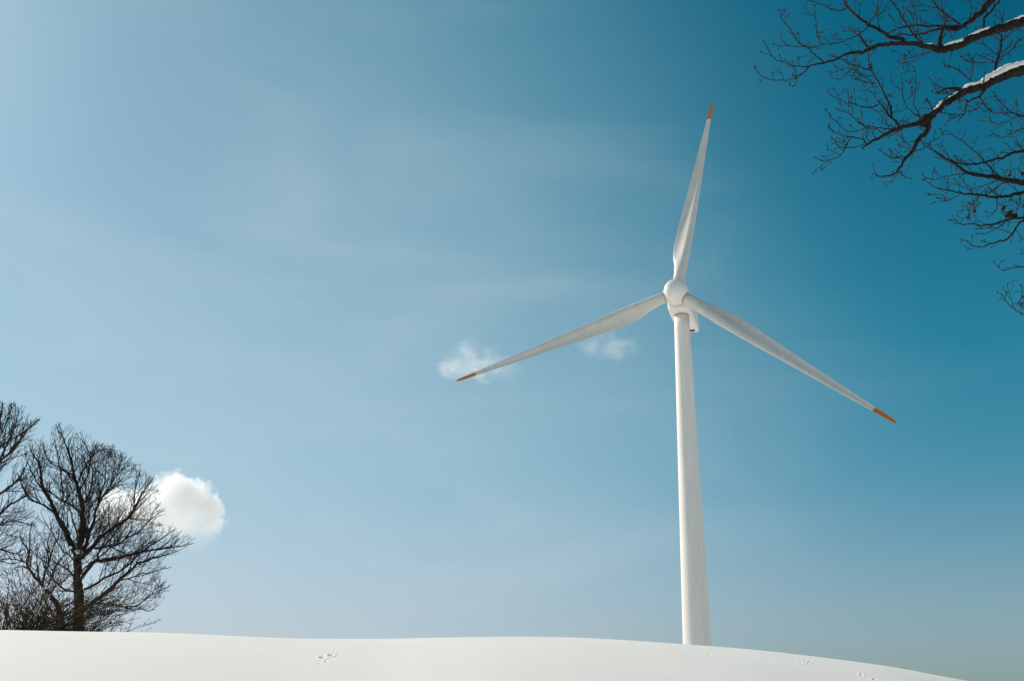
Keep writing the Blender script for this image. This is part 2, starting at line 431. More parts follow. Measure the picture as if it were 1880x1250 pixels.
for q in (-0.25, 0.25):
    c = HUB+BACK*12.2+SIDE*q*2; c = np.array([c[0], c[1], NZ+1.9])
    MBv = MB(T_BASE); MBv.tube([c, c+[0, 0, 0.7], c+[0, 0, 1.3]], [0.04, 0.035, 0.03], 6)
    MBv.build('wind_vane', M_TRIM, nacelle)
# dark joint between spinner and nacelle
lathe('joint_ring', [(-1.25, 1.6), (-1.25, 1.74), (-0.93, 1.74), (-0.93, 1.6)], HUB, AX, M_GAP, turbine, 64, SIDE)
# spinner
prof = [(-1.0, 1.2), (-1.0, 1.86)]
for s in np.linspace(-0.95, 0.55, 8): prof.append((s, 1.90+0.12*math.sin((s+1)/1.6*math.pi)))
for g in np.linspace(0.12, 1.0, 12):
    q = g*math.pi/2; prof.append((0.55+1.75*math.sin(q), 1.955*math.cos(q)**0.85 if g < 1 else 0.02))
spinner = lathe('spinner', prof, HUB, AX, M_PAINT, turbine, 72, SIDE)

def airfoil(n, thick, camber):
    """closed loop, x from 0 (leading) to 1 (trailing); first half suction side (rear), second half pressure side"""
    out = []
    for i in range(n):
        g = 2*math.pi*i/n
        x = 0.5*(1+math.cos(g))
        yt = 5*thick*(0.2969*math.sqrt(x)-0.1260*x-0.3516*x*x+0.2843*x**3-0.1015*x**4)+0.002
        yc = camber*4*x*(1-x)*(1.15-0.3*x)
        # rear loading: the pressure side hollows behind mid-chord
        hollow = min(camber*1.8*max(0.0, math.sin(math.pi*min(1, max(0, (x-0.30)/0.70)))), 1.3*yt)
        y = yc+yt if g <= math.pi else yc-yt+hollow
        out.append((x, y))
    return out
def blade(theta):
    rad = UPV*math.cos(theta)+SIDE*math.sin(theta)
    tang = -UPV*math.sin(theta)+SIDE*math.cos(theta)        # clockwise seen from the wind = towards the leading edge
    N = 48
    stations = [2.0, 2.6, 3.2, 4.0, 5.0, 6.0, 7.0, 8.0, 9.0, 10.0, 12, 14, 16, 18, 20, 22, 24, 26, 28, 30, 32, 34, 35.6, 36.4, 36.4, 37.5, 38.6, 39.4, 39.8, 39.98]
    chord = lambda r: float(np.interp(r, [0, 3.0, 5, 7, 9, 11, 15, 20, 26, 32, 36.4, 38.8, 39.6, 40], [1.84, 1.86, 2.25, 2.85, 3.15, 3.12, 2.75, 2.2, 1.62, 1.10, 0.74, 0.58, 0.46, 0.16]))
    thick = lambda r: float(np.interp(r, [0, 3, 5, 7, 9, 13, 20, 30, 40], [1, 1, 0.76, 0.54, 0.41, 0.30, 0.235, 0.19, 0.16]))
    twist = lambda r: math.radians(float(np.interp(r, [0, 5, 9, 14, 20, 30, 40], [14, 14, 11.5, 7.5, 4, 1, -0.5]))-0.5)
    rings = []
    for r in stations:
        c = chord(r); th = thick(r); w = min(1, max(0, (r-3.0)/5.0)); w = w*w*(3-2*w)
        tw = twist(r); af = airfoil(N, min(th, 0.6), 0.035*w)
        ld = tang*math.cos(tw)+AX*math.sin(tw)               # leading-edge direction
        bk = -AX*math.cos(tw)+tang*math.sin(tw)              # suction (rear) side
        pre = AX*(0.9*(r/RT)**2)                             # slight pre-bend into the wind
        ring = []
        pa = 0.5+(0.33-0.5)*w
        for i, (x, y) in enumerate(af):
            g = 2*math.pi*i/N
            cx, cy = 0.5*(1+math.cos(g)), 0.5*math.sin(g)
            xx = cx*(1-w)+x*w; yy = cy*(1-w)*min(1, th+0.02)+y*w*(th/min(th, 0.6))
            ring.append(HUB+rad*r+pre+ld*(pa-xx)*c+bk*yy*c-T_BASE)
        rings.append(ring)
    def skin(name, rr, mat, parent, cap0, cap1):
        v = [p for q in rr for p in q]; f = []
        for i in range(len(rr)-1):
            for j in range(N):
                k = (j+1) % N; f.append((i*N+j, (i+1)*N+j, (i+1)*N+k, i*N+k))
        if cap0: f.append(tuple(range(N)))
        if cap1: f.append(tuple((len(rr)-1)*N+j for j in range(N))[::-1])
        o = mesh_obj(name, v, f, mat, parent)
        bm = bmesh.new(); bm.from_mesh(o.data); bmesh.ops.recalc_face_normals(bm, faces=bm.faces); bm.to_mesh(o.data); bm.free()
        return o
    k = 24
    b = skin('blade', rings[:k], M_BLADE, turbine, True, False)
    skin('blade_tip', rings[k:], M_ORANGE, b, False, True)
    # root collar on the spinner
    lathe('blade_collar', [(1.3, 0.95), (1.3, 1.07), (1.98, 1.07), (2.02, 1.05), (2.02, 0.95)], HUB, rad, M_PAINT, b, 48, AX)
    lathe('collar_gap', [(1.5, 0.90), (1.5, 0.975), (2.06, 0.975), (2.06, 0.90)], HUB, rad, M_GAP, b, 48, AX)
for q in range(3): blade(PHI+q*2*math.pi/3)

# ------------------------------------------------------------------ bare trees
def unit(v): return v/(np.linalg.norm(v)+1e-12)
def rnd_dir(rng):
    return unit(np.array([rng.gauss(0, 1), rng.gauss(0, 1), rng.gauss(0, 1)]))

def wander(pts, rng, amp):
    """small crooked kinks along a branch"""
    out = pts.copy()
    n = len(pts)
    j = np.array([[rng.gauss(0, 1) for _ in range(3)] for _ in range(n)])*amp
    j[0] = 0
    out[:, :3] += j
    return out

def grow(mb, start, direction, length, r0, level, P, rng, inside):
    """one procedural branch with its children; P holds the species' habits"""
    n = max(3, min(8, int(length/P['seg'])))
    p = np.array(start, float); d = unit(np.array(direction, float))
    pts = [p.copy()]; rad = [r0]; step = length/n
    for i in range(n):
        d = unit(d+rnd_dir(rng)*P['crook']+np.array([0, 0, 1.0])*P['up']+P['bias'])
        p = p+d*step
        if not inside(p): break
        pts.append(p.copy()); rad.append(max(P['rmin'], r0*(1-0.75*(i+1)/n)))
    if len(pts) < 2: return
    mb.tube(pts, rad, 5 if r0 > 0.03 else (4 if r0 > 0.015 else 3), caps=False)
    if P.get('buds') and r0 < P['bud_max']:
        mb.blob(pts[-1], P['buds']*rng.uniform(0.8, 1.3), 5, d)
        for q in range(1, len(pts)-1):
            if rng.random() < 0.45: mb.blob(pts[q]+rnd_dir(rng)*rad[q], P['buds']*rng.uniform(0.5, 0.9), 4, rnd_dir(rng))
    if level >= P['levels']: return
    L = step*(len(pts)-1)
    m = max(1, int(L/P['space'][min(level, len(P['space'])-1)]))
    ph = rng.uniform(0, 6.28)
    for k in range(m):
        s = (k+rng.uniform(0.4, 1.0))/m*0.92+0.08
        x = min(len(pts)-1.001, s*(len(pts)-1)); i = int(x); q = np.array(pts[i])+(np.array(pts[i+1])-pts[i])*(x-i)
        t = unit(np.array(pts[i+1])-pts[i]); ph += 2.4+rng.uniform(-.5, .5)
        side = unit(np.cross(t, rnd_dir(rng)))
        ang = math.radians(rng.uniform(*P['angle']))
        cd = t*math.cos(ang)+side*math.sin(ang)
        rr = rad[i]*rng.uniform(0.5, 0.72)
        grow(mb, q, cd, length*rng.uniform(*P['ratio'])*(1.15-0.5*s), max(P['rmin'], rr), level+1, P, rng, inside)

def spread(mb, line, P, rng, inside, t0=0.12, dens=1.0):
    """children along a traced limb (rows x, y, z, radius)"""
    seg = np.linalg.norm(np.diff(line[:, :3], axis=0), axis=1); S = np.concatenate([[0], np.cumsum(seg)]); L = S[-1]
    s = t0*L
    while s < L:
        i = min(len(line)-2, int(np.searchsorted(S, s)-1)); i = max(i, 0)
        q = line[i, :3]+(line[i+1, :3]-line[i, :3])*((s-S[i])/(seg[i]+1e-9)); t = unit(line[i+1, :3]-line[i, :3]); r = line[i, 3]
        side = unit(np.cross(t, rnd_dir(rng)))
        if side[2] < -0.2 and rng.random() < P.get('flip', 0.6): side = -side
        ang = math.radians(rng.uniform(*P['angle'])*1.15)
        ln = rng.uniform(*P['first'])*(1.1-0.55*s/L)
        grow(mb, q, t*math.cos(ang)+side*math.sin(ang), ln, min(r*0.6, P['rfirst']), 1, P, rng, inside)
        s += P['space0']*rng.uniform(0.5, 1.5)/dens
    # the tip goes on
    t = unit(line[-1, :3]-line[-2, :3])
    grow(mb, line[-1, :3], t, P['first'][0]*0.7, line[-1, 3], 1, P, rng, inside)

# ---- trees on the left behind the crest
D_L = 38.0; PXM = D_L/F_PX                     # metres per pixel at that depth
def in_poly(x, y, poly):
    c = False; j = len(poly)-1
    for i in range(len(poly)):
        xi, yi = poly[i]; xj, yj = poly[j]
        if (yi > y) != (yj > y) and x < (xj-xi)*(y-yi)/(yj-yi)+xi: c = not c
        j = i
    return c
def tree_lines(rows, conv, scale, depth0, rng, spread_depth, joined=True):
    """traced limbs -> 3-D lines; each limb swings away from the trunk in depth as well"""
    out = []
    for pts, w0, w1, swing in rows:
        P = []; n = len(pts); x0, y0 = conv(*pts[0])
        tot = sum(math.hypot(pts[i+1][0]-pts[i][0], pts[i+1][1]-pts[i][1]) for i in range(n-1)) or 1; acc = 0
        base = swing[0]
        for i, (a, b) in enumerate(pts):
            if i: acc += math.hypot(a-pts[i-1][0], b-pts[i-1][1])
            s = acc/tot
            px, py = conv(a, b)
            dep = depth0+base+(swing[1]-base)*s
            w = (w0+(w1-w0)*s)/scale
            P.append([*at(px, py, dep), 0.5*w*dep/F_PX])
        out.append(np.array(P))
    return out

Lc = lambda X, Y: (X/2.841, 730+Y/2.841)
MAIN = [
 ([(408, 1290), (409, 1225), (411, 1150), (412, 1060), (408, 980), (405, 900), (406, 825), (408, 800)], 58, 38, (0, 0)),
 ([(403, 822), (370, 760), (340, 690), (310, 640), (290, 600), (265, 540), (240, 500), (222, 460), (214, 400), (198, 335), (165, 285)], 33, 5, (0, -.5)),
 ([(292, 605), (250, 575), (200, 545), (150, 525), (120, 470), (90, 390)], 12, 4, (-.2, -1.2)),
 ([(407, 815), (420, 720), (428, 650), (430, 580), (420, 520), (405, 470), (385, 400), (370, 320), (350, 265), (328, 205), (300, 165)], 31, 4, (0, .4)),
 ([(412, 790), (436, 715), (440, 670), (432, 620)], 22, 16, (.1, .15)),
 ([(428, 605), (390, 575), (350, 548), (310, 525), (280, 505), (230, 480)], 11, 4, (.15, 1.3)),
 ([(330, 540), (326, 480), (318, 400), (302, 310), (288, 235)], 8, 3.5, (.6, 1.2)),
 ([(424, 570), (460, 510), (482, 440), (482, 380), (472, 320), (490, 260)], 10, 3.5, (.2, -.7)),
 ([(412, 485), (450, 420), (470, 330), (455, 270), (430, 220)], 9, 3.5, (.2, 1.4)),
 ([(400, 450), (350, 390), (300, 360), (250, 320), (225, 260)], 9, 3.5, (.2, -1.5)),
 ([(415, 812), (450, 760), (470, 690), (490, 640), (500, 580), (530, 530), (560, 490), (600, 462), (650, 450)], 20, 4, (0, .9)),
 ([(498, 600), (520, 520), (545, 440), (552, 370), (562, 310), (590, 270)], 9, 3.5, (.5, 1.3)),
 ([(420, 835), (480, 780), (520, 730), (560, 700), (620, 660), (670, 620), (710, 560), (740, 500), (780, 440), (805, 415)], 26, 4, (0, -.4)),
 ([(495, 785), (560, 775), (620, 760), (660, 730), (720, 700), (780, 640), (835, 600)], 13, 3.5, (-.1, -1.6)),
 ([(625, 655), (690, 600), (700, 520), (712, 450), (735, 380)], 9, 3.5, (-.2, .8)),
 ([(425, 935), (470, 880), (500, 850), (560, 848), (640, 830), (700, 815), (760, 800), (830, 790), (900, 780), (960, 768), (1012, 755)], 21, 3.5, (0, .3)),
 ([(505, 848), (520, 790), (560, 755), (610, 690), (660, 640)], 10, 3.5, (.05, 1.6)),
 ([(438, 1000), (500, 970), (560, 930), (620, 905), (680, 860), (740, 800), (800, 760), (860, 720), (905, 690)], 14, 3.5, (0, 1.5)),
 ([(425, 1115), (480, 1070), (520, 1040), (570, 1000), (620, 950), (680, 900), (720, 862), (790, 840), (860, 820), (920, 800)], 29, 4, (0, -.8)),
 ([(490, 1065), (540, 1075), (600, 1080), (660, 1090), (720, 1080), (760, 1050), (800, 1020), (850, 1000), (882, 980)], 10, 3, (-.1, -1.3)),
 ([(640, 1086), (690, 1108), (730, 1098), (770, 1115), (822, 1085)], 5, 2.5, (-.6, -.9)),
 ([(622, 952), (680, 940), (740, 915), (800, 910), (850, 890), (892, 880)], 8, 3, (-.35, .5)),
 ([(395, 955), (370, 910), (330, 880), (295, 862), (250, 840)], 12, 4, (0, -1.2)),
 ([(395, 1010), (340, 1000), (290, 960), (240, 900), (215, 830)], 11, 4, (0, 1.6)),
 ([(405, 880), (360, 820), (320, 790), (270, 700), (230, 640)], 8, 3.5, (0, 2.2)),
 ([(410, 860), (440, 800), (455, 720), (470, 560), (500, 420)], 9, 3.5, (0, 2.6)),
 ([(410, 870), (425, 800), (400, 700), (360, 560), (345, 420)], 9, 3.5, (0, -2.6)),
 ([(415, 920), (470, 860), (560, 800), (640, 700)], 8, 3.5, (0, -2.8)),
 ([(560, 490), (600, 420), (650, 370), (705, 345)], 7, 3, (.8, .3)),
 ([(520, 540), (580, 440), (620, 360), (640, 300)], 7, 3, (.4, -.9)),
 ([(402, 455), (440, 360), (500, 290), (560, 250)], 8, 3, (.2, -.6)),
 ([(740, 500), (790, 478), (838, 488)], 5, 3, (-.3, -.6)),
 ([(250, 520), (190, 430), (150, 350), (128, 280)], 8, 3, (-.35, .9)),
 ([(412, 1080), (470, 1100), (520, 1130), (580, 1140)], 7, 3, (0, 1.4)),
]
CROWN_MAIN = [(120, 1225), (40, 1000), (60, 700), (85, 480), (110, 330), (150, 240), (215, 170), (285, 115), (365, 135), (440, 180), (540, 235), (630, 275), (700, 335), (760, 375),
              (820, 430), (840, 490), (865, 600), (830, 650), (900, 660), (970, 700), (1025, 750), (985, 800), (900, 850), (895, 890), (840, 920), (900, 985), (850, 1080), (760, 1125), (640, 1140), (600, 1225)]
def crown_test(poly, conv_inv, depth0, dmax, jit=16):
    def f(p):
        x, y = project(p); d = p@_f
        if abs(d-depth0) > dmax: return False
        a, b = conv_inv(x, y)
        return in_poly(a+RNG.gauss(0, jit), b+RNG.gauss(0, jit), poly)
    return f
Linv = lambda x, y: (x*2.841, (y-730)*2.841)
P_FAR = dict(seg=0.16, crook=0.14, up=0.06, bias=np.zeros(3), rmin=0.0068, levels=4, space=(0.3, 0.28, 0.25, 0.21), angle=(20, 46), ratio=(0.48, 0.70),
             first=(0.8, 1.75), rfirst=0.024, space0=0.205, flip=0.7)

def make_tree(name, label, rows, conv, scale, depth0, poly, cinv, P, seed, dmax, dens=1.0, group=None, extra_w=1.0):
    rng = random.Random(seed)
    lines = tree_lines(rows, conv, scale, depth0, rng, 1.0)
    bx = lines[0][0, :3].copy()
    g = ground_z(math.atan2(bx[0], bx[1]), math.hypot(bx[0], bx[1]))
    base = np.array([bx[0], bx[1], float(g)-0.1])
    t = thing(name, label, 'tree', base, group)
    # run the trunk down into the snow
    first = lines[0]
    if first[0, 2] > base[2]: lines[0] = np.vstack([[*base, first[0, 3]*1.25], first])
    test = crown_test(poly, cinv, depth0, dmax)
    crown = MB(base)
    for k, ln in enumerate(lines):
        sm = catmull(ln, 0.14)
        sm[:, 3] = np.maximum(sm[:, 3], 0.008)*extra_w
        w = wander(sm, rng, 0.012 if k else 0.01); w[:, 3] = sm[:, 3]
        mb = MB(base); mb.tube(w[:, :3], w[:, 3], 10 if k == 0 else 7, knob=0.22, seed=k*3.1)
        mb.build('trunk' if k == 0 else 'limb', M_BARKF, t)
        if k: spread(crown, w, P, rng, test, 0.15, dens)
    o = crown.build('crown', M_TWIGF, t, True); o['kind'] = 'stuff'
    return t, base

tree_main, base_main = make_tree('bare_tree', 'large bare tree with a wide windswept crown in front of the white cloud', MAIN, Lc, 2.841, D_L, CROWN_MAIN, Linv, P_FAR, 3, 3.4, 1.0, 'bare trees behind the crest')

# far-left tree, its trunk outside the frame
LEFT = [
 ([(-170, 1290), (-165, 1225), (-150, 1000), (-130, 820), (-110, 640)], 84, 50, (0, 0)),
 ([(-110, 650), (-80, 500), (-50, 360), (-25, 250), (-5, 150), (10, 60), (12, 20)], 36, 5, (0, .3)),
 ([(-55, 380), (0, 330), (50, 290), (100, 230), (150, 160), (205, 112)], 14, 4, (.1, -.7)),
 ([(-35, 290), (20, 240), (70, 212), (130, 178), (190, 130)], 11, 4, (.2, .9)),
 ([(-100, 600), (-40, 520), (0, 500), (60, 455), (110, 410), (140, 340)], 20, 4, (0, .8)),
 ([(-120, 720), (-60, 640), (0, 605), (50, 560), (120, 520), (180, 470)], 22, 4, (0, -.6)),
 ([(-130, 800), (-60, 700), (0, 660), (70, 642), (150, 660)], 16, 4, (0, -1.4)),
 ([(-70, 470), (-20, 400), (10, 300), (60, 200), (90, 110), (100, 50)], 14, 4, (0, -1.3)),
 ([(-60, 430), (-90, 300), (-80, 180), (-60, 60)], 16, 4, (0, 1.4)),
 ([(-110, 640), (-180, 480), (-220, 300), (-230, 150)], 24, 5, (0, -1.0)),
 ([(-130, 830), (-60, 800), (10, 790), (80, 810), (140, 780)], 14, 4, (0, 1.2)),
 ([(-140, 900), (-70, 860), (0, 850), (60, 870)], 12, 4, (0, -1.8)),
 ([(-120, 700), (-240, 600), (-320, 480)], 18, 5, (0, .6)),
 ([(-30, 270), (10, 180), (40, 110), (62, 50)], 9, 4, (.2, 1.1)),
]
CROWN_LEFT = [(-340, 800), (-340, 300), (-200, 60), (-40, 5), (30, 15), (85, 30), (125, 45), (135, 110), (215, 105), (200, 160), (160, 260), (200, 330), (170, 470), (200, 560), (190, 680), (150, 760), (190, 830), (120, 930), (-20, 960)]
make_tree('bare_tree', 'bare tree cut off by the left edge of the picture, tallest of the group', LEFT, Lc, 2.841, 36.5, CROWN_LEFT, Linv, P_FAR, 5, 3.0, 1.0, 'bare trees behind the crest')

# low forked tree between the two
Mc = lambda X, Y: (X/5.95, 960+Y/5.95); Minv = lambda x, y: (x*5.95, (y-960)*5.95)
MID = [
 ([(700, 1330), (690, 1200), (668, 1060), (650, 960), (610, 870), (545, 790)], 62, 48, (0, 0)),
 ([(550, 800), (500, 730), (440, 650), (380, 590), (320, 500), (290, 430), (312, 330), (275, 255), (238, 205)], 38, 14, (0, .3)),
 ([(292, 435), (200, 400), (100, 388), (20, 400)], 16, 7, (.2, -.6)),
 ([(455, 655), (490, 540), (530, 440), (560, 330), (600, 230), (640, 160), (650, 60)], 24, 8, (.1, -.5)),
 ([(530, 445), (524, 300), (530, 180), (560, 80), (550, -20)], 15, 7, (-.2, .6)),
 ([(500, 735), (560, 600), (600, 480), (690, 360), (760, 300)], 20, 8, (0, .9)),
 ([(440, 650), (420, 540), (400, 430), (410, 300), (380, 180)], 16, 7, (.1, 1.2)),
 ([(540, 795), (600, 700), (690, 640), (760, 560)], 16, 7, (0, -1.0)),
 ([(660, 1000), (560, 950), (460, 900), (380, 800), (300, 740)], 24, 8, (0, -1.0)),
 ([(670, 1060), (720, 960), (790, 900), (860, 880)], 16, 7, (0, .7)),
 ([(320, 505), (230, 470), (150, 500), (90, 560)], 14, 6, (.2, .9)),
 ([(300, 400), (330, 260), (320, 120), (340, 20)], 11, 6, (.2, -.9)),
]
CROWN_MID = [(-150, 1200), (-150, 500), (0, 250), (100, 120), (220, 40), (380, -60), (560, -110), (720, -40), (820, 120), (900, 400), (930, 800), (900, 1200)]
P_MID = dict(P_FAR, first=(0.5, 1.1), space0=0.16, levels=3)
tree_mid, base_mid = make_tree('bare_tree', 'low crooked forked tree with snow in its forks beside the large trunk', MID, Mc, 5.95, 35.5, CROWN_MID, Minv, P_MID, 11, 2.0, 1.1, 'bare trees behind the crest')

def snow_lump(parent, origin, c, r, squash, seed, name='snow_clump'):
    bm = bmesh.new(); bmesh.ops.create_icosphere(bm, subdivisions=3, radius=1.0)
    for v in bm.verts:
        n = v.co.normalized(); k = 1+0.35*noise.noise(n*1.6+Vector((seed, 0, 0)))+0.12*noise.noise(n*5+Vector((seed, 3, 0)))
        v.co = Vector((n.x*r*k, n.y*r*k, n.z*r*k*squash))
        v.co += Vector(c-origin)
    me = bpy.data.meshes.new(name); bm.to_mesh(me); bm.free()
    me.polygons.foreach_set('use_smooth', [True]*len(me.polygons)); me.materials.append(M_SNOW)
    o = bpy.data.objects.new(name, me); COL.objects.link(o); o.parent = parent
    return o
for (X, Y, r, q) in ((411, 803, .17, .75), (424, 922, .07, 1.5), (440, 1095, .07, 1.3)):
    snow_lump(tree_main, base_main, at(*Lc(X, Y), D_L-0.02), r, q, X)
for (X, Y, r, q) in ((512, 810, .15, 1.0), (590, 965, .10, 1.3), (655, 1045, .10, 1.0), (500, 700, .08, .8), (770, 265, .06, 1)):
    snow_lump(tree_mid, base_mid, at(*Mc(X, Y), 35.3), r, q, X)

# ---- shrubs: thickets of thin arching stems at the foot of the trees
def make_shrub(label, px, depth, h, nst, lean, seed, mat, top=None):
    rng = random.Random(seed)
    d = ray(px, 1160); az = math.atan2(d[0], d[1]); r = depth
    base = np.array([r*math.sin(az), r*math.cos(az), float(ground_z(az, r))-0.05])
    t = thing('bare_shrub', label, 'shrub', base, 'bare shrubs under the trees')
    tw = MB(base)
    P = dict(P_FAR, first=(0.3, 0.7), space0=0.16, levels=3, rfirst=0.012, crook=0.22, up=0.03, seg=0.12, rmin=0.006)
    ok = lambda p: p[2] > base[2]-0.1
    for k in range(nst):
        a = rng.uniform(0, 6.28); sp = rng.uniform(0.1, 0.75)
        dirv = unit(np.array([math.cos(a)*sp+lean, math.sin(a)*sp, 1.0]))
        L = h*rng.uniform(0.7, 1.15); p = base+np.array([math.cos(a), math.sin(a), 0])*rng.uniform(0, 0.5); pts = []
        n = 8
        for i in range(n+1):
            pts.append([*p, max(0.007, 0.022*(1-0.8*i/n))])
            dirv = unit(dirv+rnd_dir(rng)*0.16+np.array([math.cos(a)*0.10+lean*.1, math.sin(a)*0.10, -0.04])); p = p+dirv*L/n
        pts = np.array(pts)
        mb = MB(base); mb.tube(pts[:, :3], pts[:, 3], 5); mb.build('stem', mat, t)
        spread(tw, pts, P, rng, ok, 0.2, 1.0)
    o = tw.build('twigs', mat, t); o['kind'] = 'stuff'
for a in [('dense brown shrub at the bottom left edge, thickest of the undergrowth', 6, 34.2, 3.9, 30, .10, 21, M_SHRUB),
          ('brown shrub second from the left edge, leaning right under the tall tree', 38, 35.0, 3.7, 30, .2, 22, M_SHRUB),
          ('brown shrub left of the low forked tree trunk', 72, 34.0, 3.3, 27, .15, 23, M_SHRUB),
          ('tangled brown shrub between the forked tree and the large trunk', 118, 36.6, 3.0, 20, .05, 24, M_SHRUB),
          ('thin dark shrub right against the large trunk, stems leaning right', 158, 38.8, 2.7, 13, .45, 25, M_TWIGF),
          ('smallest sprigs poking over the snow right of the large trunk', 188, 38.2, 1.75, 9, .6, 26, M_TWIGF)]:
    make_shrub(*a)

# ---- overhanging tree at the upper right (trunk stands outside the frame)
R5 = lambda X, Y: (1380+X/3.76, Y/3.76)
R6 = lambda X, Y: (1580+X/3.571, 250+Y/3.571)
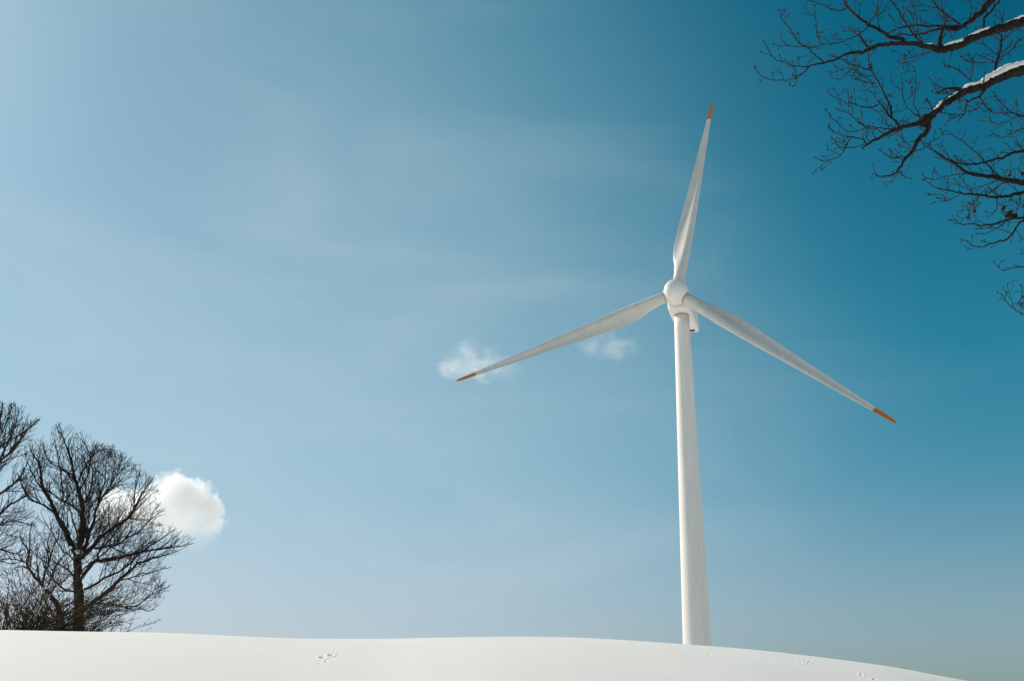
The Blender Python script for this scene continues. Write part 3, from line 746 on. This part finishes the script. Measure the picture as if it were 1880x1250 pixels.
# (key, converter, points, width at start, width at end (zoom px), depth start, depth end)
TR = [
 ('limb', R5, [(2500, -60), (2250, 40), (2050, 100), (1880, 145), (1750, 188), (1620, 228), (1530, 262), (1440, 308), (1370, 330), (1300, 345), (1240, 327), (1180, 315), (1110, 304), (1050, 300), (980, 305), (900, 312), (830, 330), (770, 360), (700, 366), (640, 380), (580, 410), (520, 430), (490, 438), (440, 446), (390, 460), (340, 462), (270, 445), (200, 425), (150, 400), (120, 360), (100, 320)], None, None, 9.2, 8.2),
 ('branch', R5, [(395, 462), (350, 510), (310, 540), (250, 552), (190, 560), (130, 550), (80, 535), (50, 508)], 8, 4, 8.28, 8.1),
 ('branch', R5, [(312, 540), (308, 570), (290, 596)], 4, 3, 8.25, 8.3),
 ('branch', R5, [(495, 436), (450, 390), (410, 355), (370, 325), (330, 300), (300, 260), (270, 210), (230, 165), (207, 130), (200, 102)], 10, 4, 8.35, 8.6),
 ('branch', R5, [(372, 326), (300, 320), (240, 310), (213, 284)], 5, 3, 8.4, 8.3),
 ('branch', R5, [(812, 185), (760, 225), (700, 262), (640, 285), (570, 300), (500, 306), (450, 320), (400, 326)], 8, 4, 8.7, 8.3),
 ('branch', R5, [(492, 308), (460, 288), (446, 240), (446, 180), (440, 130), (432, 85)], 5, 3, 8.4, 8.5),
 ('branch', R5, [(800, 325), (772, 290), (748, 245), (735, 212)], 14, 6, 8.55, 8.5),
 ('branch', R5, [(1052, 300), (1040, 268), (980, 265), (930, 240), (880, 206), (820, 180), (770, 150), (720, 110), (680, 70), (650, 40), (636, 0), (628, -50)], 25, 9, 8.72, 8.9),
 ('branch', R5, [(657, 58), (610, 76), (560, 70), (500, 45), (450, 20), (400, 6), (380, -15)], 8, 4, 8.85, 8.6),
 ('branch', R5, [(800, 172), (832, 130), (860, 80), (872, 30), (885, -20)], 5, 3, 8.75, 8.9),
 ('branch', R5, [(1175, 305), (1110, 230), (1070, 170), (1030, 110), (990, 40), (950, 0), (920, -30)], 12, 7, 8.75, 8.3),
 ('branch', R5, [(1185, 300), (1160, 250), (1140, 180), (1130, 100), (1115, 30), (1110, -30)], 8, 5, 8.7, 8.95),
 ('branch', R5, [(1295, 345), (1298, 270), (1318, 205), (1335, 170), (1342, 142)], 34, 8, 8.75, 8.6),
 ('limb', R5, [(2150, -420), (1900, -220), (1700, -40), (1620, 42), (1560, 108), (1500, 152), (1440, 190), (1415, 204), (1395, 203)], 70, 24, 9.5, 9.0),
 ('branch', R5, [(1445, 185), (1380, 185), (1300, 180), (1220, 182), (1140, 178), (1060, 185), (1000, 200), (940, 230)], 18, 5, 9.0, 8.9),
 ('branch', R5, [(1440, 196), (1350, 195), (1270, 206), (1190, 230), (1110, 245), (1050, 240), (975, 255)], 18, 6, 9.0, 9.2),
 ('branch', R5, [(1440, 170), (1370, 125), (1310, 85), (1270, 30), (1235, -30)], 12, 7, 9.0, 9.3),
 ('branch', R5, [(1500, 140), (1522, 60), (1500, 0), (1495, -30)], 6, 4, 9.05, 8.8),
 ('branch', R5, [(1370, 125), (1290, 60), (1200, 45), (1130, 40)], 6, 3, 9.1, 8.7),
 ('branch', R5, [(1600, 195), (1612, 125), (1665, 65), (1712, 5), (1740, -40)], 14, 12, 8.95, 9.3),
 ('branch', R5, [(1680, 480), (1690, 430), (1710, 370), (1725, 300), (1722, 250), (1706, 222)], 18, 8, 8.5, 8.7),
 ('branch', R5, [(1726, 278), (1770, 245), (1810, 210), (1860, 190), (1920, 150)], 7, 4, 8.6, 8.9),
 ('branch', R5, [(1692, 442), (1740, 390), (1790, 350), (1818, 328)], 8, 4, 8.52, 8.3),
 ('branch', R5, [(1694, 385), (1650, 340), (1590, 305), (1530, 290)], 6, 3, 8.55, 8.3),
 ('branch', R5, [(1690, 428), (1620, 435), (1550, 437), (1470, 418)], 5, 3, 8.55, 8.7),
 ('limb', R5, [(2480, 300), (2250, 360), (2050, 430), (1880, 482), (1780, 505), (1700, 542), (1640, 570), (1580, 600), (1500, 622), (1440, 650), (1380, 690), (1320, 725), (1270, 772), (1225, 815), (1185, 842), (1150, 850)], None, None, 8.9, 8.2),
 ('branch', R5, [(1165, 850), (1100, 865), (1040, 880), (1010, 893), (960, 910), (900, 940), (850, 970), (805, 995), (788, 1002)], 28, 14, 8.2, 7.95),
 ('branch', R5, [(790, 1000), (740, 1005), (690, 1020), (640, 1020), (598, 1010)], 7, 4, 7.95, 7.8),
 ('branch', R5, [(792, 998), (768, 960), (700, 950), (640, 940), (600, 925), (560, 910)], 10, 4, 7.95, 8.1),
 ('branch', R5, [(692, 952), (650, 1000), (630, 1050), (600, 1080), (550, 1100), (510, 1115), (478, 1105)], 7, 4, 8.0, 7.8),
 ('branch', R5, [(1020, 885), (940, 890), (860, 880), (790, 880), (740, 905), (680, 910), (640, 900), (600, 860), (560, 820), (545, 788)], 8, 4, 8.15, 8.4),
 ('branch', R5, [(790, 880), (740, 850), (700, 810), (650, 775), (595, 760)], 6, 3, 8.25, 8.1),
 ('branch', R5, [(1025, 882), (990, 840), (950, 800), (920, 760), (890, 720), (862, 685)], 17, 9, 8.15, 8.3),
 ('branch', R5, [(872, 724), (830, 740), (770, 738), (700, 715), (640, 710), (600, 685), (558, 662)], 10, 5, 8.3, 8.5),
 ('branch', R5, [(962, 805), (962, 740), (935, 690), (910, 640), (880, 580), (850, 530), (822, 490), (770, 475), (700, 450), (640, 425), (590, 400)], 14, 5, 8.2, 8.6),
 ('branch', R5, [(822, 490), (812, 430), (802, 375)], 8, 6, 8.4, 8.52),
 ('branch', R5, [(862, 575), (800, 570), (738, 545)], 5, 3, 8.3, 8.2),
 ('branch', R5, [(870, 602), (820, 605), (770, 626)], 4, 3, 8.3, 8.5),
 ('branch', R5, [(842, 520), (770, 530), (708, 490)], 5, 3, 8.35, 8.2),
 ('branch', R5, [(710, 370), (712, 430), (680, 480), (640, 530), (595, 552)], 6, 3, 8.5, 8.3),
 ('branch', R5, [(1200, 840), (1222, 860), (1212, 900), (1190, 930), (1150, 960), (1130, 1000), (1115, 1040), (1090, 1070), (1060, 1092), (1050, 1120), (1020, 1160), (1000, 1190), (960, 1210), (900, 1225), (868, 1218), (842, 1188)], 34, 4, 8.25, 7.9),
 ('branch', R5, [(1022, 1168), (1026, 1200), (1062, 1222)], 5, 3, 8.0, 8.1),
 ('branch', R5, [(1115, 1040), (1160, 1040), (1210, 1010), (1232, 980), (1282, 960)], 6, 3, 8.1, 8.3),
 ('branch', R5, [(1062, 1095), (1030, 1078), (1000, 1085), (960, 1095), (920, 1068)], 5, 3, 8.05, 7.9),
 ('branch', R5, [(1115, 1025), (1070, 1000), (1030, 950), (985, 930), (930, 940)], 6, 3, 8.1, 8.3),
 ('branch', R5, [(1485, 628), (1430, 615), (1370, 610), (1320, 625), (1278, 640)], 24, 9, 8.35, 8.15),
 ('branch', R5, [(1630, 595), (1590, 650), (1540, 680), (1490, 710), (1472, 760), (1460, 800), (1440, 816)], 16, 5, 8.45, 8.2),
 ('branch', R5, [(1500, 700), (1440, 695), (1400, 660), (1290, 650)], 6, 3, 8.3, 8.1),
 ('branch', R5, [(1472, 770), (1520, 770), (1570, 740), (1590, 705)], 5, 3, 8.25, 8.4),
 ('branch', R5, [(1460, 790), (1400, 795), (1340, 785), (1310, 770)], 5, 3, 8.2, 8.3),
 ('branch', R5, [(1165, 805), (1125, 740), (1120, 680), (1135, 600), (1130, 540), (1130, 488)], 8, 4, 8.2, 8.3),
 ('branch', R5, [(1162, 812), (1100, 770), (1060, 720), (1040, 660), (1040, 606)], 5, 3, 8.2, 8.0),
 ('branch', R5, [(1230, 830), (1270, 800), (1310, 760)], 6, 3, 8.2, 8.4),
 ('branch', R5, [(1510, 560), (1450, 500), (1400, 470), (1328, 450)], 7, 3, 8.4, 8.2),
 ('branch', R5, [(1505, 565), (1525, 500), (1530, 438)], 5, 3, 8.4, 8.5),
 ('branch', R5, [(1240, 350), (1180, 380), (1110, 395), (1060, 408)], 6, 3, 8.75, 8.5),
 ('branch', R5, [(1120, 340), (1080, 375), (1050, 395)], 5, 3, 8.7, 8.6),
 ('limb', R6, [(1700, 420), (1450, 380), (1250, 330), (1100, 310), (1000, 295), (920, 280), (860, 265), (790, 260), (710, 245), (660, 210), (600, 170), (540, 140), (490, 100), (430, 45)], 60, 4, 9.4, 9.0),
 ('branch', R6, [(1400, 370), (1250, 180), (1100, 105), (1000, 110), (960, 130), (900, 150), (830, 165), (770, 180), (700, 185), (640, 175), (560, 150), (510, 115), (460, 85), (415, 58)], 26, 4, 9.35, 9.0),
 ('branch', R6, [(712, 246), (640, 250), (580, 260), (530, 275), (480, 285), (430, 274)], 6, 4, 9.0, 8.8),
 ('branch', R6, [(925, 282), (870, 230), (820, 175), (760, 110), (700, 60), (650, 20), (610, 0), (560, -35)], 11, 4, 9.1, 9.4),
 ('branch', R6, [(1420, 375), (1250, 350), (1100, 362), (1020, 380), (950, 395), (880, 400), (800, 390), (720, 380), (650, 375), (600, 360), (540, 350), (490, 340), (438, 298)], 30, 4, 9.35, 9.2),
 ('branch', R6, [(652, 378), (600, 410), (552, 426), (548, 390), (485, 380)], 4, 3, 9.2, 9.1),
 ('branch', R6, [(1430, 378), (1280, 450), (1100, 530), (1000, 540), (930, 560), (860, 580), (790, 585), (730, 575), (680, 580), (608, 570)], 24, 4, 9.35, 8.9),
 ('branch', R6, [(1280, 450), (1180, 510), (1100, 545), (1040, 572), (1010, 620), (980, 660), (940, 685), (880, 695), (830, 715), (780, 727), (730, 715), (700, 688)], 16, 5, 9.2, 9.0),
 ('branch', R6, [(1280, 452), (1240, 700), (1150, 830), (1050, 860), (1000, 862), (940, 878), (894, 856)], 14, 3, 9.2, 9.4),
 ('branch', R6, [(1240, 700), (1200, 1000), (1120, 1165), (1050, 1160), (1000, 1130), (960, 1090), (930, 1042)], 12, 4, 9.25, 9.0),
 ('branch', R6, [(1002, 1130), (1000, 1100), (1060, 1098), (1110, 1080)], 4, 3, 9.05, 9.2),
 ('branch', R6, [(800, 395), (880, 350), (930, 312), (990, 297)], 7, 8, 9.2, 9.1),
 ('branch', R6, [(892, 402), (892, 480), (858, 512)], 5, 3, 9.25, 9.1),
 ('branch', R6, [(782, 396), (740, 440), (690, 455), (662, 490)], 6, 3, 9.2, 9.4),
 ('branch', R6, [(740, 440), (750, 470), (745, 496)], 4, 3, 9.3, 9.15),
 ('branch', R6, [(692, 455), (705, 490), (712, 527)], 4, 3, 9.35, 9.15),
 ('branch', R6, [(892, 440), (915, 450), (936, 473)], 4, 3, 9.22, 9.15),
 ('branch', R6, [(1085, 308), (1060, 250), (1030, 215), (985, 225), (975, 258)], 5, 3, 9.3, 9.15),
 ('branch', R6, [(900, 290), (820, 320), (740, 345), (690, 350), (620, 300)], 6, 3, 9.1, 8.9),
 ('branch', R6, [(1050, 380), (1040, 450), (1010, 520)], 7, 4, 9.3, 9.1),
 ('branch', R6, [(960, 560), (900, 600), (850, 630), (800, 640)], 6, 3, 9.1, 8.9),
 ('branch', R6, [(1000, 640), (940, 620), (860, 600), (790, 610)], 5, 3, 9.1, 9.3),
 ('branch', R5, [(2180, 1000), (2020, 880), (1880, 806), (1800, 780), (1740, 730), (1678, 662)], 18, 4, 9.2, 8.9),
 ('branch', R5, [(1805, 785), (1700, 780), (1640, 760), (1588, 715)], 5, 3, 9.0, 8.8),
 ('branch', R5, [(1850, 800), (1760, 840), (1690, 855), (1600, 832)], 6, 4, 9.0, 9.2),
 ('branch', R5, [(2020, 885), (1880, 885), (1800, 920), (1740, 950), (1690, 938)], 8, 3, 9.1, 8.8),
 ('branch', R5, [(2150, 980), (2000, 990), (1880, 1010), (1830, 990)], 7, 3, 9.2, 9.0),
]
W_A = [(2500, 120), (1880, 66), (1620, 56), (1440, 56), (1300, 48), (1180, 32), (1050, 30), (900, 26), (770, 24), (640, 15), (490, 13), (340, 6), (100, 4)]
W_G = [(2480, 130), (1880, 78), (1700, 62), (1500, 52), (1320, 42), (1270, 40), (1225, 60), (1185, 86), (1150, 40)]
NEAR_BASE_PX = (2120, 9.3)
_d = ray(2120, 700); _az = math.atan2(_d[0], _d[1])
trunk_top = at(*R5(2700, -20), 9.3)
tb = np.array([trunk_top[0]+0.25, trunk_top[1]-0.2, 0.0])
tb[2] = float(ground_z(math.atan2(tb[0], tb[1]), math.hypot(tb[0], tb[1])))-0.1
near_tree = thing('bare_tree', 'knobbly budding branches with snow reaching in at the upper right', 'tree', tb)
rng = random.Random(19)
g1 = at(*R5(2480, 300), 8.9); a1 = at(*R5(2500, -60), 9.2); e1 = at(*R5(2150, -420), 9.5); h1 = at(*R6(1700, 420), 9.4)
trunk_pts = np.array([[*tb, .34], [tb[0]-.05, tb[1]+.03, tb[2]+1.2, .27], [tb[0]-.12, tb[1]+.1, tb[2]+3.0, .24], [*(trunk_top+np.array([0.1, 0, -1.5])), .22], [*trunk_top, .2], [*(trunk_top+np.array([.15, .1, 1.4])), .16], [*(trunk_top+np.array([.1, .2, 3.0])), .1], [*(trunk_top+np.array([.3, .1, 4.4])), .03]])
sm = catmull(trunk_pts, 0.15)
mb = MB(tb); mb.tube(sm[:, :3], sm[:, 3], 14, knob=0.2, seed=2.0); mb.build('trunk', M_BARK, near_tree)
near_twigs = MB(tb)
P_NEAR = dict(seg=0.035, crook=0.26, up=0.10, bias=np.zeros(3), rmin=0.0029, levels=2, space=(0.09, 0.07), angle=(30, 65), ratio=(0.4, 0.7),
              first=(0.09, 0.26), rfirst=0.0062, space0=0.118, flip=0.75, buds=0.0056, bud_max=0.02)
limb_lines = []
for k, (kind, conv, pts, w0, w1, d0, d1) in enumerate(TR):
    n = len(pts); tot = sum(math.hypot(pts[i+1][0]-pts[i][0], pts[i+1][1]-pts[i][1]) for i in range(n-1)); acc = 0; P = []
    sc = 3.76 if conv is R5 else 3.571
    for i, (a, b) in enumerate(pts):
        if i: acc += math.hypot(a-pts[i-1][0], b-pts[i-1][1])
        s = acc/tot; dep = d0+(d1-d0)*s+(0.05*math.sin(k*1.7+s*7) if 0 < i else 0)*min(1, 3*s)
        if w0 is None:
            tab = W_A if k == 0 else W_G
            xs = [q[0] for q in tab][::-1]; ws = [q[1] for q in tab][::-1]; w = float(np.interp(a, xs, ws))
        else: w = (w0+(w1-w0)*s)*1.08
        P.append([*at(*conv(a, b), dep), 0.5*w/sc*dep/F_PX])
    P = np.array(P)
    if kind == 'limb':      # join to the trunk outside the frame
        j = {0: (-0.05), 1: .35}
        q = P[0, :3]; zz = q[2]-0.35*abs(q[0]-trunk_top[0])
        ti = int(np.argmin(np.abs(sm[:, 2]-zz)+0.0)); tp = sm[ti]
        if np.linalg.norm(tp[:3]-q) > 0.15: P = np.vstack([[*tp[:3], P[0, 3]*1.35], [*(tp[:3]*0.5+q*0.5+np.array([0, 0, -0.03])), P[0, 3]*1.15], P])
    ln = catmull(P, 0.035 if P[0, 3] > 0.02 else 0.028)
    ln[:, 3] = np.maximum(ln[:, 3], 0.0040)
    wv = wander(ln, rng, 0.0035); thick = P[0, 3] > 0.02
    mb = MB(tb); mb.tube(wv[:, :3], wv[:, 3], 14 if thick else 7, knob=0.30 if thick else 0.30, seed=k*1.37)
    mb.build(kind, M_BARK if P[0, 3] > 0.008 else M_TWIG, near_tree)
    limb_lines.append(wv)
    first = P_NEAR if not kind == 'limb' else dict(P_NEAR, space0=0.2)
    spread(near_twigs, wv, first, rng, lambda p: True, 0.45 if k == 26 else 0.12, 1.0)
    if not thick: near_twigs.blob(wv[-1, :3], 0.008, 5, wv[-1, :3]-wv[-2, :3])
o = near_twigs.build('twigs', M_TWIG, near_tree); o['kind'] = 'stuff'
pods = MB(tb)
for (X, Y, r) in ((1012, 520, .03), (972, 515, .034), (985, 522, .025), (935, 472, .026), (745, 495, .018), (712, 526, .018), (1056, 246, .022), (975, 258, .016)):
    c = at(*R6(X, Y), 9.15)
    for q in range(4): pods.blob(c+rnd_dir(rng)*r*0.5, r*rng.uniform(.5, .8), 6, rnd_dir(rng))
o = pods.build('seed_heads', M_BARK, near_tree); o['kind'] = 'stuff'

# the rest of its crown, away from the picture
P_REST = dict(P_FAR, seg=0.25, first=(0.5, 1.0), levels=3, rmin=0.004, space=(0.4, 0.4, 0.35), space0=0.3)
rest = MB(tb)
for q, (fr, dx, dy, dz, L) in enumerate(((.52, 1, .2, .7, 2.6), (.6, .7, -.9, .6, 2.4), (.66, .8, .8, .7, 2.6), (.74, 1, -.2, .9, 2.2), (.8, .5, 1, .9, 2.0), (.86, .9, -.7, 1.0, 1.8), (.92, .8, .4, 1.2, 1.5))):
    p0 = sm[int(fr*(len(sm)-1))]; d = unit(np.array([dx, dy, dz])); pts = []; p = p0[:3].copy()
    for i in range(9):
        pts.append([*p, max(0.012, p0[3]*0.45*(1-i/9))]); d = unit(d+rnd_dir(rng)*0.16+np.array([0, 0, .05])); p = p+d*L/8
    pts = np.array(pts); mb = MB(tb); mb.tube(pts[:, :3], pts[:, 3], 9, knob=0.25, seed=q*2.2); mb.build('limb', M_BARK, near_tree)
    spread(rest, pts, P_REST, rng, lambda p: project(p)[0] > 1960, 0.25)
o = rest.build('crown', M_TWIG, near_tree); o['kind'] = 'stuff'

def snow_cap(line, x0, x1, h0, h1, seed, conv=R5):
    """snow lying along the upper side of a limb between two picture columns"""
    px = np.array([project(p[:3])[0] for p in line]); X = (px-1380)*3.76
    sel = line[(X > x0) & (X < x1)]
    if len(sel) < 4: return
    n = len(sel); m = 14; mbs = MB(tb)
    base = len(mbs.v); rings = []
    for i in range(n):
        t = unit(sel[min(i+1, n-1), :3]-sel[max(i-1, 0), :3]); up = np.array([0, 0, 1.0]); up = unit(up-t*(up@t)); sd = np.cross(t, up)
        s = i/(n-1); env = min(1, (s*n/3.0+.12))*min(1, ((1-s)*n/3.0+.12)); env = math.sqrt(max(0.02, env))
        r = sel[i, 3]; h = 0.58*(h1+(h0-h1)*(1-s))*env
        h *= 1+0.55*noise.noise(Vector(sel[i, :3]*7+seed))+0.35*noise.noise(Vector(sel[i, :3]*23+seed))
        c = sel[i, :3]+up*r*0.55
        for j in range(m):
            g = 2*math.pi*j/m
            k = 1+0.30*noise.noise(Vector(sel[i, :3]*16+np.array([math.cos(g), math.sin(g), seed])))
            up_amt = math.sin(g)*(h+r*0.45 if math.sin(g) > 0 else r*0.35)
            mbs.v.append(c+sd*math.cos(g)*r*1.06*env*k+up*up_amt*k-tb)
    for i in range(n-1):
        for j in range(m):
            a = i*m+j; b = i*m+(j+1) % m; mbs.f.append((a, b, b+m, a+m))
    mbs.f.append(tuple(range(m))[::-1]); mbs.f.append(tuple((n-1)*m+j for j in range(m)))
    mbs.build('snow_cap', M_SNOW, near_tree)
A_, G_ = limb_lines[0], limb_lines[26]
snow_cap(A_, 1195, 1285, .022, .016, 1.0); snow_cap(A_, 1315, 1480, .036, .03, 2.0); snow_cap(A_, 1500, 1690, .020, .024, 7.0); snow_cap(A_, 1755, 2100, .014, .014, 3.0)
snow_cap(G_, 1170, 1235, .022, .016, 4.0); snow_cap(G_, 1262, 1350, .010, .010, 5.0); snow_cap(G_, 1362, 1452, .016, .010, 8.0); snow_cap(G_, 1456, 2150, .085, .038, 6.0)

# ------------------------------------------------------------------ clouds
def cloud(name, label, px, py, dist, puffs, density, amp, scale, soft, aniso=0.25, pad=1.3, stretch=(1, 1, 1), wisp=False, sink=None, warp=40):
    """puffs: (dx px, dy px, radius px); a volume filling the joined puffs, broken up by noise"""
    k = dist/F_PX
    c = at(px, py, dist)
    o_rot = Matrix(((_r[0], _f[0], _u[0]), (_r[1], _f[1], _u[1]), (_r[2], _f[2], _u[2])))
    bm = bmesh.new(); bmesh.ops.create_icosphere(bm, subdivisions=3, radius=1.0)
    xs = [p[0]-p[2] for p in puffs]+[p[0]+p[2] for p in puffs]; ys = [-p[1]-p[2] for p in puffs]+[-p[1]+p[2] for p in puffs]
    cx, cy = (min(xs)+max(xs))/2, (min(ys)+max(ys))/2; rx, ry = (max(xs)-min(xs))/2*pad*k, (max(ys)-min(ys))/2*pad*k
    rz = max(p[2] for p in puffs)*pad*k*1.15
    for v in bm.verts: v.co = Vector((v.co.x*rx*1.2+cx*k, v.co.y*rz*1.2, v.co.z*ry*1.2+cy*k))
    me = bpy.data.meshes.new(name); bm.to_mesh(me); bm.free()
    o = bpy.data.objects.new(name, me); COL.objects.link(o)
    o.matrix_world = Matrix.Translation(Vector(c)) @ o_rot.to_4x4()
    o['label'] = label; o['category'] = 'cloud'; o['group'] = 'clouds'
    m = bpy.data.materials.new(name+'_vapour'); m.use_nodes = True; t = m.node_tree; t.nodes.clear()
    out = nd(t, 'ShaderNodeOutputMaterial'); vol = nd(t, 'ShaderNodeVolumePrincipled'); tc = nd(t, 'ShaderNodeTexCoord')
    vol.inputs['Color'].default_value = (1.0, 1.0, 1.0, 1); vol.inputs['Anisotropy'].default_value = aniso
    prev = None
    wno = nd(t, 'ShaderNodeTexNoise', Scale=scale*0.9/(100*k), Detail=4.0, Roughness=0.6); t.links.new(tc.outputs['Object'], wno.inputs['Vector'])
    wsb = nd(t, 'ShaderNodeVectorMath', operation='SUBTRACT'); wsb.inputs[1].default_value = (0.5, 0.5, 0.5); t.links.new(wno.outputs['Color'], wsb.inputs[0])
    wsc = nd(t, 'ShaderNodeVectorMath', operation='MULTIPLY'); wsc.inputs[1].default_value = tuple(warp*k*q for q in (1.3, 1.0, 0.8)); t.links.new(wsb.outputs[0], wsc.inputs[0])
    wad = nd(t, 'ShaderNodeVectorMath', operation='ADD'); t.links.new(tc.outputs['Object'], wad.inputs[0]); t.links.new(wsc.outputs[0], wad.inputs[1])
    for dx, dy, r in puffs:
        vd = nd(t, 'ShaderNodeVectorMath', operation='DISTANCE'); vd.inputs[1].default_value = (dx*k, 0, -dy*k)
        t.links.new(wad.outputs[0], vd.inputs[0])
        dv = nd(t, 'ShaderNodeMath', operation='DIVIDE'); dv.inputs[1].default_value = r*k; t.links.new(vd.outputs['Value'], dv.inputs[0])
        if prev is None: prev = dv.outputs[0]
        else:
            mn = nd(t, 'ShaderNodeMath', operation='SMOOTH_MIN'); mn.inputs[2].default_value = 0.15
            t.links.new(prev, mn.inputs[0]); t.links.new(dv.outputs[0], mn.inputs[1]); prev = mn.outputs[0]
    ns = nd(t, 'ShaderNodeTexNoise', Scale=scale/(100*k), Detail=6.0, Roughness=0.62); mpn = nd(t, 'ShaderNodeMapping'); mpn.inputs['Scale'].default_value = stretch; mpn.inputs['Rotation'].default_value = (0, 0.5 if stretch[0] < 1 else 0, 0)
    t.links.new(tc.outputs['Object'], mpn.inputs[0]); t.links.new(mpn.outputs[0], ns.inputs['Vector'])
    if wisp:      # torn vapour: noise streaks fading towards the rim
        st = nd(t, 'ShaderNodeMapRange'); st.interpolation_type = 'SMOOTHSTEP'; st.inputs['From Min'].default_value = 0.36; st.inputs['From Max'].default_value = 0.70
        ns.inputs['Distortion'].default_value = 0.6
        t.links.new(ns.outputs['Fac'], st.inputs['Value'])
        fd = nd(t, 'ShaderNodeMapRange'); fd.interpolation_type = 'SMOOTHSTEP'; fd.inputs['From Min'].default_value = 1.15; fd.inputs['From Max'].default_value = 0.25
        fd.inputs['To Max'].default_value = density/(100*k); t.links.new(prev, fd.inputs['Value'])
        mu = nd(t, 'ShaderNodeMath', operation='MULTIPLY'); t.links.new(st.outputs[0], mu.inputs[0]); t.links.new(fd.outputs[0], mu.inputs[1])
        t.links.new(mu.outputs[0], vol.inputs['Density']); t.links.new(vol.outputs[0], out.inputs['Volume'])
        me.materials.append(m)
        return o
    n2 = nd(t, 'ShaderNodeTexNoise', Scale=scale*3.4/(100*k), Detail=5.0, Roughness=0.6); t.links.new(tc.outputs['Object'], n2.inputs['Vector'])
    nm = nd(t, 'ShaderNodeMath', operation='MULTIPLY_ADD'); nm.inputs[1].default_value = 0.62; t.links.new(n2.outputs['Fac'], nm.inputs[0])
    na = nd(t, 'ShaderNodeMath', operation='SUBTRACT'); na.inputs[1].default_value = 0.31; t.links.new(ns.outputs['Fac'], na.inputs[0]); t.links.new(na.outputs[0], nm.inputs[2])
    ma = nd(t, 'ShaderNodeMath', operation='MULTIPLY_ADD'); ma.inputs[1].default_value = amp; t.links.new(nm.outputs[0], ma.inputs[0]); ma.inputs[2].default_value = 1.0-amp*0.5
    sb = nd(t, 'ShaderNodeMath', operation='SUBTRACT'); t.links.new(ma.outputs[0], sb.inputs[0]); t.links.new(prev, sb.inputs[1])
    mr = nd(t, 'ShaderNodeMapRange'); mr.interpolation_type = 'SMOOTHSTEP'
    mr.inputs['From Min'].default_value = 0.0; mr.inputs['From Max'].default_value = soft; mr.inputs['To Max'].default_value = density/(100*k)
    t.links.new(sb.outputs[0], mr.inputs['Value'])
    dens = mr.outputs[0]
    if sink:      # thins out towards its base
        sx = nd(t, 'ShaderNodeSeparateXYZ'); t.links.new(tc.outputs['Object'], sx.inputs[0])
        sr = nd(t, 'ShaderNodeMapRange'); sr.interpolation_type = 'SMOOTHSTEP'; sr.inputs['From Min'].default_value = sink[0]*k; sr.inputs['From Max'].default_value = sink[1]*k; sr.inputs['To Min'].default_value = 0.04
        t.links.new(sx.outputs[2], sr.inputs['Value'])
        sm_ = nd(t, 'ShaderNodeMath', operation='MULTIPLY'); t.links.new(dens, sm_.inputs[0]); t.links.new(sr.outputs[0], sm_.inputs[1]); dens = sm_.outputs[0]
    t.links.new(dens, vol.inputs['Density']); t.links.new(vol.outputs[0], out.inputs['Volume'])
    me.materials.append(m)
    return o
cloud('cloud', 'bright puffy white cloud beside the large bare tree', 305, 930, 1500,
      [(13, -22, 44), (45, -12, 44), (15, 18, 52), (-40, 4, 42), (73, 10, 36), (91, 32, 22), (35, 40, 42), (-84, 10, 44), (60, 52, 34)], 6.5, 1.15, 3.6, 0.40, aniso=0.36, sink=(-66, 14))
cloud('cloud', 'thin white wisp of cloud behind the orange tip of the left blade', 862, 662, 1700,
      [(-2, -4, 40), (-36, 8, 32), (30, 4, 38), (66, 18, 28)], 1.9, 2.3, 3.0, 1.5, stretch=(0.6, 0.6, 1.1), wisp=True, aniso=0.5, warp=65, pad=1.5)
cloud('cloud', 'faint wisp of cloud close behind the middle of the left blade', 1116, 626, 1700,
      [(16, 4, 34), (-24, -2, 32), (40, 8, 24), (-58, -10, 18)], 1.15, 2.3, 2.8, 1.5, stretch=(0.6, 0.6, 1.1), wisp=True, aniso=0.5, warp=60, pad=1.5)
